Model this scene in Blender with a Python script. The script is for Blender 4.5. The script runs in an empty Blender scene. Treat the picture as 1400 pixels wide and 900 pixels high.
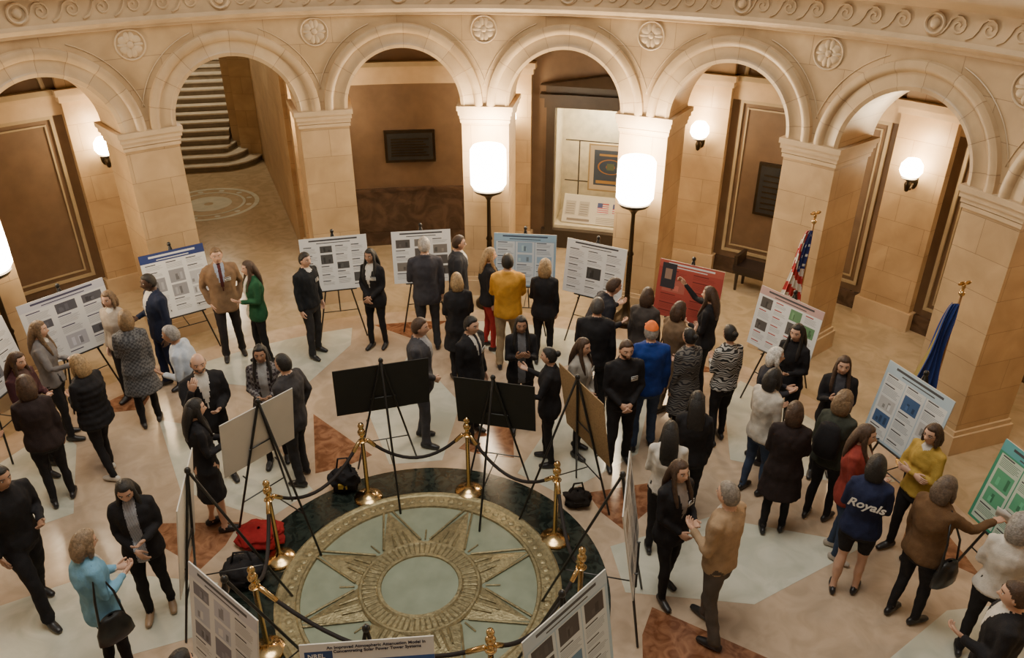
import bpy, math, random, bmesh
import numpy as np
from mathutils import Vector, Matrix, noise
from mathutils.bvhtree import BVHTree
sin,cos,pi,rad=math.sin,math.cos,math.pi,math.radians
R=6.7; DP=math.tau/16; PHO=rad(5.5); NB=17; DA=math.tau/NB; PH0=rad(4.3); RO=9.1
def pol(r,ph,z=0): return (r*sin(ph),r*cos(ph),z)
# ---------------------------------------------------------------- materials
_mc={}
def nt(m):
    m.use_nodes=True; return m.node_tree.nodes,m.node_tree.links,m.node_tree.nodes['Principled BSDF']
def M(name,col,rough=.6,metal=0,ns=6,na=.15,bump=0,bs=60,em=0,emc=None,spec=.5):
    if name in _mc: return _mc[name]
    m=bpy.data.materials.new(name); N,L,b=nt(m)
    b.inputs['Roughness'].default_value=rough; b.inputs['Metallic'].default_value=metal
    b.inputs['Specular IOR Level'].default_value=spec
    tc=N.new('ShaderNodeTexCoord'); n=N.new('ShaderNodeTexNoise'); n.inputs['Scale'].default_value=ns; n.inputs['Detail'].default_value=5
    L.new(tc.outputs['Object'],n.inputs['Vector'])
    r=N.new('ShaderNodeValToRGB'); r.color_ramp.elements[0].position=.3; r.color_ramp.elements[1].position=.7
    r.color_ramp.elements[0].color=[c*(1-na) for c in col]+[1]; r.color_ramp.elements[1].color=[min(1,c*(1+na)) for c in col]+[1]
    L.new(n.outputs['Fac'],r.inputs['Fac']); L.new(r.outputs['Color'],b.inputs['Base Color'])
    if bump:
        n2=N.new('ShaderNodeTexNoise'); n2.inputs['Scale'].default_value=bs; n2.inputs['Detail'].default_value=4
        L.new(tc.outputs['Object'],n2.inputs['Vector'])
        bp=N.new('ShaderNodeBump'); bp.inputs['Strength'].default_value=bump; bp.inputs['Distance'].default_value=.01
        L.new(n2.outputs['Fac'],bp.inputs['Height']); L.new(bp.outputs['Normal'],b.inputs['Normal'])
    if em:
        b.inputs['Emission Color'].default_value=list(emc or col)+[1]; b.inputs['Emission Strength'].default_value=em
    _mc[name]=m; return m
def patm(name,c1,c2,sc,kind):
    if name in _mc: return _mc[name]
    m=bpy.data.materials.new(name); N,L,b=nt(m); b.inputs['Roughness'].default_value=.85
    tc=N.new('ShaderNodeTexCoord')
    if kind=='plaid':
        t=N.new('ShaderNodeTexChecker'); t.inputs['Scale'].default_value=sc; L.new(tc.outputs['Object'],t.inputs['Vector'])
        t.inputs['Color1'].default_value=(*c1,1); t.inputs['Color2'].default_value=(*c2,1); L.new(t.outputs['Color'],b.inputs['Base Color'])
    else:
        t=N.new('ShaderNodeTexWave'); t.bands_direction='Z' if kind=='zig' else 'X'; t.inputs['Scale'].default_value=sc
        t.inputs['Distortion'].default_value=7 if kind=='zig' else 0; t.inputs['Detail Scale'].default_value=1.5; t.inputs['Detail'].default_value=0
        L.new(tc.outputs['Object'],t.inputs['Vector'])
        r=N.new('ShaderNodeValToRGB'); r.color_ramp.interpolation='CONSTANT'; r.color_ramp.elements[1].position=.5
        r.color_ramp.elements[0].color=(*c1,1); r.color_ramp.elements[1].color=(*c2,1)
        L.new(t.outputs['Fac'],r.inputs['Fac']); L.new(r.outputs['Color'],b.inputs['Base Color'])
    _mc[name]=m; return m
def stone(name,c1,c2,mort,w=.95,h=.42,rough=.45):
    m=bpy.data.materials.new(name); N,L,b=nt(m)
    b.inputs['Roughness'].default_value=rough
    uv=N.new('ShaderNodeUVMap'); uv.uv_map='UVMap'
    br=N.new('ShaderNodeTexBrick'); br.inputs['Scale'].default_value=1
    br.inputs['Brick Width'].default_value=w; br.inputs['Row Height'].default_value=h
    br.inputs['Mortar Size'].default_value=.004; br.inputs['Mortar Smooth'].default_value=.4; br.inputs['Bias'].default_value=0
    br.inputs['Color1'].default_value=(*c1,1); br.inputs['Color2'].default_value=(*c2,1); br.inputs['Mortar'].default_value=(*mort,1)
    L.new(uv.outputs['UV'],br.inputs['Vector'])
    tc=N.new('ShaderNodeTexCoord'); n=N.new('ShaderNodeTexNoise'); n.inputs['Scale'].default_value=2.2; n.inputs['Detail'].default_value=7; n.inputs['Distortion'].default_value=.6
    L.new(tc.outputs['Object'],n.inputs['Vector'])
    r=N.new('ShaderNodeValToRGB'); r.color_ramp.elements[0].position=.3; r.color_ramp.elements[1].position=.72
    r.color_ramp.elements[0].color=(.78,.74,.70,1); r.color_ramp.elements[1].color=(1.08,1.07,1.05,1)
    L.new(n.outputs['Fac'],r.inputs['Fac'])
    mx=N.new('ShaderNodeMix'); mx.data_type='RGBA'; mx.blend_type='MULTIPLY'; mx.inputs['Factor'].default_value=1
    L.new(br.outputs['Color'],mx.inputs['A']); L.new(r.outputs['Color'],mx.inputs['B']); L.new(mx.outputs['Result'],b.inputs['Base Color'])
    bp=N.new('ShaderNodeBump'); bp.inputs['Strength'].default_value=.5; bp.inputs['Distance'].default_value=.006; bp.invert=True
    L.new(br.outputs['Fac'],bp.inputs['Height']); L.new(bp.outputs['Normal'],b.inputs['Normal'])
    return m
def marble(name,c1,c2,rough=.18,sc=3.,dist=1.5):
    m=bpy.data.materials.new(name); N,L,b=nt(m); b.inputs['Roughness'].default_value=rough
    tc=N.new('ShaderNodeTexCoord'); n=N.new('ShaderNodeTexNoise'); n.inputs['Scale'].default_value=sc; n.inputs['Detail'].default_value=9; n.inputs['Distortion'].default_value=dist
    L.new(tc.outputs['Object'],n.inputs['Vector'])
    r=N.new('ShaderNodeValToRGB'); r.color_ramp.elements[0].position=.38; r.color_ramp.elements[1].position=.62
    r.color_ramp.elements[0].color=(*c1,1); r.color_ramp.elements[1].color=(*c2,1)
    L.new(n.outputs['Fac'],r.inputs['Fac']); L.new(r.outputs['Color'],b.inputs['Base Color']); return m
def printed(name,rough=.5):
    m=bpy.data.materials.new(name); N,L,b=nt(m); b.inputs['Roughness'].default_value=rough
    a=N.new('ShaderNodeVertexColor'); a.layer_name='Col'; L.new(a.outputs['Color'],b.inputs['Base Color']); return m
LIME=stone('golden_limestone',(.50,.355,.20),(.44,.305,.165),(.25,.16,.085))
VOUS=stone('limestone_voussoir',(.53,.385,.225),(.455,.325,.185),(.25,.16,.085),w=10,h=.36)
MOULD=M('limestone_moulding',(.50,.365,.22),.5,na=.12,ns=3)
RELIEF=M('limestone_relief',(.49,.36,.22),.5,na=.1,ns=5)
BROWN=M('brown_wall_panel',(.14,.086,.048),.5,na=.14,ns=4)
TRIM=M('gilded_trim',(.36,.28,.165),.4,na=.08)
BASEM=marble('dark_base_marble',(.05,.03,.02),(.10,.06,.038))
CEIL=M('ceiling_plaster',(.22,.16,.1),.8)
F_TAN=marble('floor_pink_marble',(.40,.305,.215),(.49,.375,.27))
F_CREAM=marble('floor_cream_marble',(.45,.455,.375),(.57,.565,.475),sc=2)
F_RED=marble('floor_red_marble',(.15,.06,.03),(.29,.14,.075),sc=6)
F_GREEN=marble('floor_green_marble',(.008,.012,.010),(.03,.04,.033),sc=7)
F_COR=marble('floor_corridor_marble',(.34,.26,.155),(.42,.32,.2))
BRONZE=M('cast_bronze',(.29,.245,.135),.45,.6,ns=25,na=.3,bump=.7,bs=45)
BRASS=M('polished_brass',(.70,.49,.23),.22,1,na=.05)
GLASSF=M('frosted_floor_glass',(.24,.275,.205),.25,ns=4,na=.15)
BLK=M('black_metal',(.012,.012,.012),.35,na=.1)
DKB=M('dark_bronze',(.05,.035,.02),.35,.8)
VELV=M('black_velvet_rope',(.018,.013,.012),.8,bump=.3)
GLOW=M('frosted_lamp_glass',(1,.85,.6),.5,em=32,emc=(1,.83,.58))
GLOW2=M('sconce_lamp_glass',(1,.85,.6),.5,em=45,emc=(1,.80,.5))
PRINT=printed('printed_paper'); FABP=printed('flag_cloth',.8)
WHITE=M('white_foamboard',(.66,.63,.57),.6,na=.03); TANB=M('cork_board',(.30,.2,.1),.8,ns=60,na=.25); BLKB=M('black_foamboard',(.012,.012,.013),.55,na=.1)
# ---------------------------------------------------------------- mesh builder
class G:
    def __init__(s): s.V=[];s.F=[];s.M=[];s.UV=[];s.C=[];s.hc=False
    def add(s,V,F,m=0,uv=None,col=None,X=None):
        o=len(s.V); V=[Vector(v) for v in V]
        if X is not None: V=[X(v) if callable(X) else X@v for v in V]
        s.V+=V; s.F+=[tuple(i+o for i in f) for f in F]
        s.M+=list(m) if isinstance(m,(list,tuple)) else [m]*len(F)
        s.UV+=list(uv) if uv else [(v[0]+v[1],v[2]) for v in V]
        if col is not None: s.hc=True
        s.C+=list(col) if isinstance(col,list) else [col or (1,1,1)]*len(F)
    def grid(s,P,m=0,uv=None,cu=False,col=None,X=None):
        nr=len(P);nc=len(P[0]);F=[]
        for i in range(nr-1):
            for j in range(nc if cu else nc-1):
                k=(j+1)%nc; F.append((i*nc+j,i*nc+k,(i+1)*nc+k,(i+1)*nc+j))
        s.add([p for r in P for p in r],F,m,[u for r in uv for u in r] if uv else None,col,X)
    def box(s,c,sz,m=0,X=None,col=None):
        x,y,z=c;a,b,d=sz[0]/2,sz[1]/2,sz[2]/2
        V=[(x+i*a,y+j*b,z+k*d) for k in(-1,1) for j in(-1,1) for i in(-1,1)]
        s.add(V,[(0,2,3,1),(4,5,7,6),(0,1,5,4),(2,6,7,3),(0,4,6,2),(1,3,7,5)],m,None,col,X)
    def tube(s,pts,rads,n=8,m=0,ref=None,X=None,closed=False,cap=.5):
        pts=[Vector(p) for p in pts]
        if not isinstance(rads,(list,tuple)): rads=[rads]*len(pts)
        rads=[(r,r) if not isinstance(r,(list,tuple)) else r for r in rads]
        N0=len(pts)
        tg=[]
        for i in range(N0):
            if closed: t=pts[(i+1)%N0]-pts[i-1]
            else: t=pts[min(i+1,N0-1)]-pts[max(i-1,0)]
            tg.append(t.normalized() if t.length>1e-9 else Vector((0,0,1)))
        if ref is None:
            t=pts[-1]-pts[0]; ref=min([Vector((1,0,0)),Vector((0,1,0)),Vector((0,0,1))],key=lambda a:abs(a.dot(t)))
        ref=Vector(ref); P=[]
        rows=list(zip(pts,rads,tg))
        if not closed and cap:
            a=rows[0]; b=rows[-1]
            rows=[(a[0]-a[2]*min(a[1])*cap*1.2,(a[1][0]*.25,a[1][1]*.25),a[2]),(a[0]-a[2]*min(a[1])*cap,(a[1][0]*.72,a[1][1]*.72),a[2])]+rows+[(b[0]+b[2]*min(b[1])*cap,(b[1][0]*.72,b[1][1]*.72),b[2]),(b[0]+b[2]*min(b[1])*cap*1.2,(b[1][0]*.25,b[1][1]*.25),b[2])]
        for p,r,t in rows:
            u=ref-t*ref.dot(t)
            if u.length<1e-6: u=Vector((0,0,1))-t*t.z
            u.normalize(); v=t.cross(u)
            P.append([p+u*r[0]*cos(k*math.tau/n)+v*r[1]*sin(k*math.tau/n) for k in range(n)])
        if closed: P.append(P[0])
        o0=len(s.V); s.grid(P,m,cu=True,X=X)
        if not closed:
            L=len(P)
            for base in (o0,o0+(L-1)*n):
                s.F.append(tuple(base+k for k in range(n))); s.C.append((1,1,1)); s.M.append(m)
    def lathe(s,prof,n=32,m=0,c=(0,0,0),X=None):
        P=[[(c[0]+r*cos(k*math.tau/n),c[1]+r*sin(k*math.tau/n),c[2]+z) for k in range(n)] for r,z in prof]
        s.grid(P,m,cu=True,X=X)
    def ell(s,c,r,m=0,n=12,X=None):
        P=[[(c[0]+r[0]*sin(a)*cos(k*math.tau/n),c[1]+r[1]*sin(a)*sin(k*math.tau/n),c[2]+r[2]*cos(a)) for k in range(n)] for a in [pi*(.03+.94*i/(n//2+1)) for i in range(n//2+2)]]
        o=len(s.V); s.grid(P,m,cu=True,X=X)
        for base in (o,o+(len(P)-1)*n): s.F.append(tuple(base+k for k in range(n))); s.M.append(m); s.C.append((1,1,1))
    def prism(s,poly,z0,z1,m=0,col=None):
        n=len(poly); V=[(p[0],p[1],z0) for p in poly]+[(p[0],p[1],z1) for p in poly]
        s.add(V,[tuple(range(n))[::-1],tuple(range(n,2*n))]+[(i,(i+1)%n,n+(i+1)%n,n+i) for i in range(n)],m,None,col)
    def obj(s,name,mats,smooth=False,parent=None,loc=None,rz=0,recalc=True):
        me=bpy.data.meshes.new(name); me.from_pydata([tuple(v) for v in s.V],[],s.F)
        for m in mats: me.materials.append(m)
        me.polygons.foreach_set('material_index',s.M)
        me.polygons.foreach_set('use_smooth',[smooth]*len(s.F))
        nl=len(me.loops); vi=np.empty(nl,dtype=np.int32); me.loops.foreach_get('vertex_index',vi)
        ul=me.uv_layers.new(name='UVMap'); ul.data.foreach_set('uv',np.array(s.UV,dtype=np.float32)[vi].ravel())
        if s.hc:
            ca=me.color_attributes.new('Col','FLOAT_COLOR','CORNER'); A=[]
            for f,c in zip(s.F,s.C): A+= [c[0],c[1],c[2],1.]*len(f)
            ca.data.foreach_set('color',A)
        if recalc:
            bm=bmesh.new(); bm.from_mesh(me); bmesh.ops.recalc_face_normals(bm,faces=bm.faces); bm.to_mesh(me); bm.free()
        if smooth and recalc and hasattr(me,'set_sharp_from_angle'): me.set_sharp_from_angle(angle=rad(50))
        o=bpy.data.objects.new(name,me); bpy.context.collection.objects.link(o)
        if parent: o.parent=parent
        if loc: o.location=loc
        o.rotation_euler[2]=rz
        return o
def empty(name,loc=(0,0,0)):
    e=bpy.data.objects.new(name,None); bpy.context.collection.objects.link(e); e.location=loc; return e
# ================================================================ PEOPLE
K=(.016,.015,.017);W=(.58,.55,.5);J=(.04,.06,.11);NV=(.012,.018,.05)
BR=(.055,.028,.015);BK=(.012,.010,.009);BL=(.32,.21,.10);GR=(.28,.26,.24);DB=(.15,.09,.045)
SKIN={'L':M('skin_light',(.55,.33,.23),.5,na=.05),'M':M('skin_medium',(.36,.20,.125),.5,na=.05),'D':M('skin_dark',(.085,.045,.03),.45,na=.05)}
def fab(c):
    if isinstance(c,str):
        return {'plaidg':patm('plaid_wool',(.05,.05,.055),(.12,.12,.125),34,'plaid'),'plaidr':patm('plaid_flannel',(.03,.02,.025),(.16,.15,.15),26,'plaid'),
         'zig':patm('zigzag_knit',(.02,.02,.02),(.42,.4,.37),9,'zig'),'stripe':patm('striped_blouse',(.06,.07,.12),(.55,.55,.55),28,'x'),'scarf':patm('patterned_scarf',(.02,.02,.025),(.13,.12,.11),9,'zig')}[c]
    return M('fabric_%d_%d_%d'%tuple(int(v*1000) for v in c),c,.85,ns=14,na=.14,bump=.35,bs=90,spec=.25)
def hairm(c): return M('hair_%d_%d'%(int(c[0]*1000),int(c[2]*1000)),c,.5,ns=45,na=.4,bump=.7,bs=110)
MR=([.80,.88,.96,1.06,1.16,1.27,1.36,1.42,1.46,1.50],[.165,.172,.165,.155,.162,.178,.185,.17,.125,.07],[.115,.125,.12,.112,.118,.128,.122,.105,.085,.065])
FR=(MR[0],[.170,.178,.163,.136,.140,.155,.160,.146,.108,.060],[.12,.132,.118,.1,.108,.132,.118,.095,.078,.058])
GA={'suit':(.79,.022,1.12,.07),'open':(.80,.02,.5,.06),'sweater':(.88,.014,1.445,.05),'shirt':(.86,.012,1.42,.045),'coat':(.56,.034,1.36,.05),'puffer':(.80,.05,1.44,.04),'dress':(.50,.008,1.40,.06),'jacket':(.84,.028,1.28,.05)}
ARM={'d':((.13,-.04,-1),(.03,.2,-1)),'h':((.16,.08,-1),(-.5,.85,.05)),'H':((.14,.3,-1),(-.45,.75,.55)),'x':((.2,.3,-1),(-1,.35,.08)),'g':((.35,.4,-1),(.2,1,.3)),
 'f':((.15,.6,-.8),(-.35,.2,1)),'p':((.32,-.22,-1),(-.3,.35,-1)),'P':((.35,1,-.05),(.05,.8,.75)),'c':((.14,.12,-1),(-.6,.55,-.6)),'o':((.3,.8,-.6),(.1,1,.1))}
def itp(z,zs,v): return float(np.interp(z,zs,v))
NL,NA=36,26
HD=[]
for i in range(NA+1):
    a=.012+(pi-.024)*i/NA
    for j in range(NL):
        l=j*math.tau/NL; HD.append((sin(a)*sin(l),sin(a)*cos(l),cos(a)))
HF=[(i*NL+j,i*NL+(j+1)%NL,(i+1)*NL+(j+1)%NL,(i+1)*NL+j) for i in range(NA) for j in range(NL)]+[tuple(range(NL)),tuple(NA*NL+k for k in range(NL))]
HC=[[sum(HD[i][k] for i in q)/len(q) for k in range(3)] for q in HF]
def headpt(n):
    x,y,z=n; X=x*.074;Y=y*(.090 if y>0 else .098);Z=z*.115
    if z<0:
        X*=1-.30*z*z
        Y*=(1-.28*z*z) if y<0 else (1-.10*z*z)
    if y>0:
        Y+=.024*math.exp(-(x/.15)**2-((z+.16)/.16)**2)
        Y-=.009*math.exp(-((abs(x)-.40)/.18)**2-((z-.10)/.13)**2)
        Y+=.006*math.exp(-(x/.28)**2-((z+.50)/.08)**2)+.010*math.exp(-(x/.3)**2-((z+.85)/.15)**2)
    return Vector((X,Y,Z))
HEADV=[headpt(n) for n in HD]
def hairv(style):
    out=[]
    sd={'short':.02,'bald':-.05,'long':-.55,'bob':-.55,'curly':-.5,'bun':.05,'cap':.15}[style]
    th={'curly':.028,'bob':.016,'long':.012,'bald':.004}.get(style,.010)
    for n in HD:
        x,y,z=n
        L=itp(y,[-1,-.2,.1,.34,.52,1],[-.62,-.5 if sd>-.3 else -.62,sd,sd if sd<-.3 else .45,.64,.68])
        m=max(0,min(1,(z-L+.07)/.14)); m=m*m*(3-2*m)
        if style=='bald': m*=max(0,min(1,(.42-z)/.1))*(1 if y<.3 else 0)
        p=headpt(n); q=Vector((x*.078,y*.098-.004,z*.118))
        d=p.lerp(q,m if y>0 else .8)
        k=.90+m*(.12+th*7)
        w=1+ (m*(.05 if style=='curly' else .012)*sin(9*math.atan2(x,y)+5*z)*cos(7*z+3*x))*min(1,3*(1-abs(z)))
        out.append(Vector((d.x*k*w,d.y*k*w,d.z*k*w)))
    return out
HAIRV={s:hairv(s) for s in ('short','bald','long','bob','curly','bun','cap')}
def hand(g,Wp,d,pn,side,X):
    y=Vector(d).normalized(); z=Vector(pn); z=(z-y*z.dot(y)).normalized(); x=y.cross(z)
    H=Matrix((( x.x,y.x,z.x,Wp.x),(x.y,y.y,z.y,Wp.y),(x.z,y.z,z.z,Wp.z),(0,0,0,1)))
    g.tube([(0,-.03,0),(0,.0,0),(0,.045,.002),(0,.085,.004)],[(.024,.02),(.027,.018),(.039,.015),(.036,.012)],10,3,ref=(1,0,0),X=X@H)
    for i,(fx,ln) in enumerate(((.028,.068),(.0095,.077),(-.0095,.072),(-.028,.056))):
        fx*=side; p=Vector((fx,.082,.004)); P=[p.copy()]; a=rad(14+5*i)
        for s_ in (.42,.33,.25):
            p=p+Vector((fx*.12*s_,cos(a),sin(a)))*ln*s_; P.append(p.copy()); a+=rad(26)
        g.tube(P,[.0095,.009,.008,.0068],6,3,ref=(1,0,0),X=X@H)
    P=[Vector((side*.022,.018,.004)),Vector((side*.043,.045,.014)),Vector((side*.052,.07,.024)),Vector((side*.053,.09,.034))]
    g.tube(P,[.014,.0115,.010,.008],6,3,ref=(0,0,1),X=X@H)
PE=[]
def person(name,x,y,h,face,sex,top,tc,ic,bc,hair,hc,aL='d',aR='d',sk='L',lean=0,pitch=4,yaw=0,stride=.1,tie=None,badge=0,paper=0,bag=0,legs='p',beard=0,shoe=K,capc=None,glasses=0,txt=None):
    f=sex=='f'; RG=FR if f else MR; hem,ext,zb,wv=GA[top]; L=rad(lean)
    def T(p):
        p=Vector(p); z=p.z-.95
        if z<=0 or L==0: return p
        a=L*min(1,z/.2); return Vector((p.x,p.y*cos(a)+z*sin(a)-.12*sin(L),.95+z*cos(a)-p.y*sin(a)))
    def TD(d,k=.6):
        return Matrix.Rotation(-L*k,3,'X')@Vector(d)
    g=G()
    zs=[hem+(1.5-hem)*i/26 for i in range(27)]; P=[];r=[]
    for z in zs:
        rx=itp(z,RG[0],RG[1]);ry=itp(z,RG[0],RG[2])
        e=ext*(1 if z<1.4 else .6)
        if z<.80: fl=(.80-z)*(.10 if top=='dress' else .16); rx+=fl; ry+=fl*.9
        if top=='puffer': e+=.008*sin(z*70)
        P.append(T((0,0,z))); r.append((rx+e,ry+e))
    g.tube(P,r,28,0,ref=(1,0,0),cap=.12)
    P=[T((0,0,z)) for z in (.80,.88,.96,1.02)]; g.tube(P,[(itp(z,RG[0],RG[1])-.004,itp(z,RG[0],RG[2])-.004) for z in (.80,.88,.96,1.02)],24,20 if legs!='p' else 2,ref=(1,0,0),cap=.3)
    nk=.046 if f else .054
    g.tube([T((0,-.015,1.42)),T((0,-.008,1.5)),T((0,.005,1.60))],[nk*1.25,nk,nk],14,3,ref=(1,0,0))
    if top in('suit','open','coat','jacket','puffer','shirt'):
        g.tube([T(((nk+.017)*cos(t),-.01+(nk+.012)*sin(t),1.492-.018*sin(t))) for t in [i*math.tau/18 for i in range(18)]],.014 if top!='puffer' else .024,8,0,ref=(0,0,1),closed=True)
    sx=.150 if f else .178; as_=.86 if f else 1.; ae=ext*.45
    HW=[]
    for sd,pose in ((-1,aL),(1,aR)):
        e,w=ARM[pose]; e=Vector((e[0]*sd,e[1],e[2])); w=Vector((w[0]*sd,w[1],w[2])); e=TD(e,.5).normalized(); w=TD(w,.4).normalized()
        S=T((sd*sx,-.005,1.415)); E=S+e*.285; Wr=E+w*.245
        r0=.052*as_+ae
        g.tube([T((sd*.05,-.005,1.435)),T((sd*sx*.62,-.005,1.432)),S,S.lerp(E,.35),S.lerp(E,.8),E,E.lerp(Wr,.25),E.lerp(Wr,.7),Wr],[.045,r0*.98,r0*1.05,r0*.98,r0*.84,r0*.80,r0*.78,r0*.68,r0*.62],14,0,ref=(0,1,0) if abs(e.y)<.6 else (1,0,0))
        pn={'d':(-sd,.1,0),'p':(-sd,.1,0),'h':(-sd*.4,-.2,.8),'H':(-sd*.5,-.6,.5),'x':(0,-1,-.2),'g':(-sd*.4,0,.9),'f':(-sd*.3,-1,0),'P':(-sd,0,-.3),'c':(-sd*.5,-1,0),'o':(0,0,-1)}[pose]
        HW.append((sd,Wr,w,pn))
    hx=.088
    LR=([.096,.082,.062,.058,.056,.060] if not f else [.094,.080,.056,.052,.044,.042]) if legs=='p' else ([.092,.075,.052,.05,.036,.033] if legs=='b' else [.094,.086,.052,.052,.036,.034])
    for sd in (-1,1):
        hp=Vector((sd*hx,-.005,.90)); an=Vector((sd*(.10 if f else .12),sd*stride/2-.01,.09)); kn=hp.lerp(an,.5)+Vector((0,.025+abs(stride)*.08,0))
        g.tube([hp,hp.lerp(kn,.45),kn,kn.lerp(an,.4),kn.lerp(an,.8),an],LR,14,20,ref=(0,1,0),cap=.4)
        fx,fy=an.x,an.y; o=sd*.02
        g.tube([(fx-o*.5,fy-.055,.042),(fx,fy,.05),(fx+o*.6,fy+.08,.04),(fx+o,fy+.15,.03)],[(.032,.042),(.037,.05),(.043,.036),(.034,.026)],12,4,ref=(1,0,0),cap=.6)
        g.tube([(fx,fy,.05),(fx,fy,.11)],[.036,.034],10,4 if legs=='p' else 10,ref=(1,0,0))
    me=bpy.data.meshes.new('raw'); me.from_pydata([tuple(v) for v in g.V],[],g.F)
    o=bpy.data.objects.new('raw',me); bpy.context.collection.objects.link(o)
    md_=o.modifiers.new('r','REMESH'); md_.mode='VOXEL'; md_.voxel_size=.0145
    sm=o.modifiers.new('s','SMOOTH'); sm.iterations=2; sm.factor=.5
    d=G(); X1=Matrix.Identity(4); s=h/1.75
    for sd,Wr,w,pn in HW: hand(d,Wr+w*.012,w,pn,sd,X1)
    if paper:
        sd,Wr,w,pn=HW[1]; c=Wr+w*.16; Q=Matrix.Translation(c)@Matrix.Rotation(rad(-55),4,'X')@Matrix.Rotation(rad(15),4,'Z')
        d.box((0,.06,0),(.21,.28,.002),6,Q); d.box((.03,.03,.006),(.2,.26,.002),6,Q@Matrix.Rotation(rad(12),4,'Z'))
    pv=T((0,.003,1.53)); HM=Matrix.Translation(pv)@Matrix.Rotation(-L*.5-rad(pitch),4,'X')@Matrix.Rotation(-rad(yaw),4,'Z')@Matrix.Translation((0,.018,.098))
    fm=[]
    for c in HC:
        m=3
        if c[1]>.3 and abs(c[0])<.28 and -.57<c[2]<-.45: m=8
        elif beard and c[1]>-.1 and c[2]<-.28 and (c[2]<-.42 or abs(c[0])>.35 ): m=5
        fm.append(m)
    d.add(HEADV,HF,fm,X=HM)
    for sd in (-1,1):
        d.ell((sd*.031,.0665,.012),(.013,.013,.009),6,8,X=HM); d.ell((sd*.031,.0765,.012),(.006,.004,.006),7,8,X=HM)
        d.tube([(sd*.014,.083,.033),(sd*.032,.081,.038),(sd*.05,.066,.033)],.0038,5,5,X=HM)
        d.ell((sd*.075,-.005,-.002),(.010,.018,.030),3,10,X=HM)
        if glasses: d.tube([(sd*(.031+.021*cos(t)),.092-.012*abs(cos(t)),.010+.017*sin(t)) for t in [i*math.tau/14 for i in range(14)]],.0022,5,7,closed=True,ref=(0,1,0),X=HM); d.tube([(sd*.052,.08,.012),(sd*.075,.0,.012)],.002,4,7,X=HM)
    d.add(HAIRV[hair],HF,5,X=HM)
    if hair=='long':
        d.tube([(0,-.05,.04),(0,-.085,-.06),(0,-.115,-.16),(0,-.125,-.28),(0,-.12,-.36)],[(.078,.055),(.090,.055),(.098,.045),(.092,.035),(.06,.02)],18,5,ref=(1,0,0),X=HM)
        for sd in (-1,1): d.tube([(sd*.066,.010,.03),(sd*.076,.017,-.07),(sd*.085,.045,-.15),(sd*.092,.09,-.24),(sd*.09,.12,-.32)],[(.018,.026),(.020,.03),(.024,.026),(.026,.02),(.012,.01)],10,5,ref=(1,0,0),X=HM)
    if hair in('bob','curly'):
        cw=1.12 if hair=='curly' else 1
        d.tube([(0,-.045,.03),(0,-.06,-.05),(0,-.06,-.12)],[(.083*cw,.062*cw),(.094*cw,.062*cw),(.082*cw,.05*cw)],18,5,ref=(1,0,0),X=HM)
        for sd in (-1,1): d.tube([(sd*.068,.005,.03),(sd*.080,.013,-.05),(sd*.078,.02,-.11)],[(.018,.03),(.020,.032),(.016,.02)],10,5,ref=(1,0,0),X=HM)
    if hair=='bun': d.ell((0,-.115,.04),(.042,.04,.042),5,12,X=HM)
    if capc:
        d.add([Vector((p.x*1.04,p.y*1.04,p.z*1.05+.004)) for p in HAIRV['cap']],[q for q,c in zip(HF,HC) if c[2]>.32],9,X=HM)
        d.tube([(0,.07,.058),(0,.12,.052),(0,.155,.04)],[(.062,.006),(.06,.005),(.04,.004)],12,9,ref=(1,0,0),X=HM)
    if badge:
        z=1.30; c=T((-.085,itp(z,RG[0],RG[2])+ext*.9-.008,z)); Q=Matrix.Translation(c)@Matrix.Rotation(-L,4,'X')@Matrix.Rotation(rad(14),4,'Z')
        d.box((0,0,0),(.085,.006,.058),6,Q); d.box((0,.004,.0),(.06,.002,.008),7,Q); d.box((0,.004,.022),(.085,.002,.012),7,Q)
    if bag==1:
        bx=.27; d.tube([(bx,-.02,.98),(bx,-.02,.86),(bx,-.02,.74)],[(.045,.10),(.06,.15),(.055,.16)],14,7,ref=(1,0,0))
        d.tube([(bx,.09,.92),(bx-.03,.07,1.2),(sx-.02,0,1.47),(bx-.03,-.09,1.2),(bx,-.13,.92)],.011,6,7,ref=(1,0,0))
    if bag==2:
        d.tube([T((0,-.2,1.05)),T((0,-.21,1.2)),T((0,-.19,1.4))],[(.14,.08),(.15,.09),(.11,.07)],16,9,ref=(1,0,0))
    PE.append(dict(name=name,x=x,y=y,s=s,face=face,g=g,o=o,d=d,L=L,hem=hem,zb=zb,wv=wv,top=top,tie=tie,legs=legs,mats=(tc,ic,bc,sk,shoe,hc,tie or capc or K),txt=txt))
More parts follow.
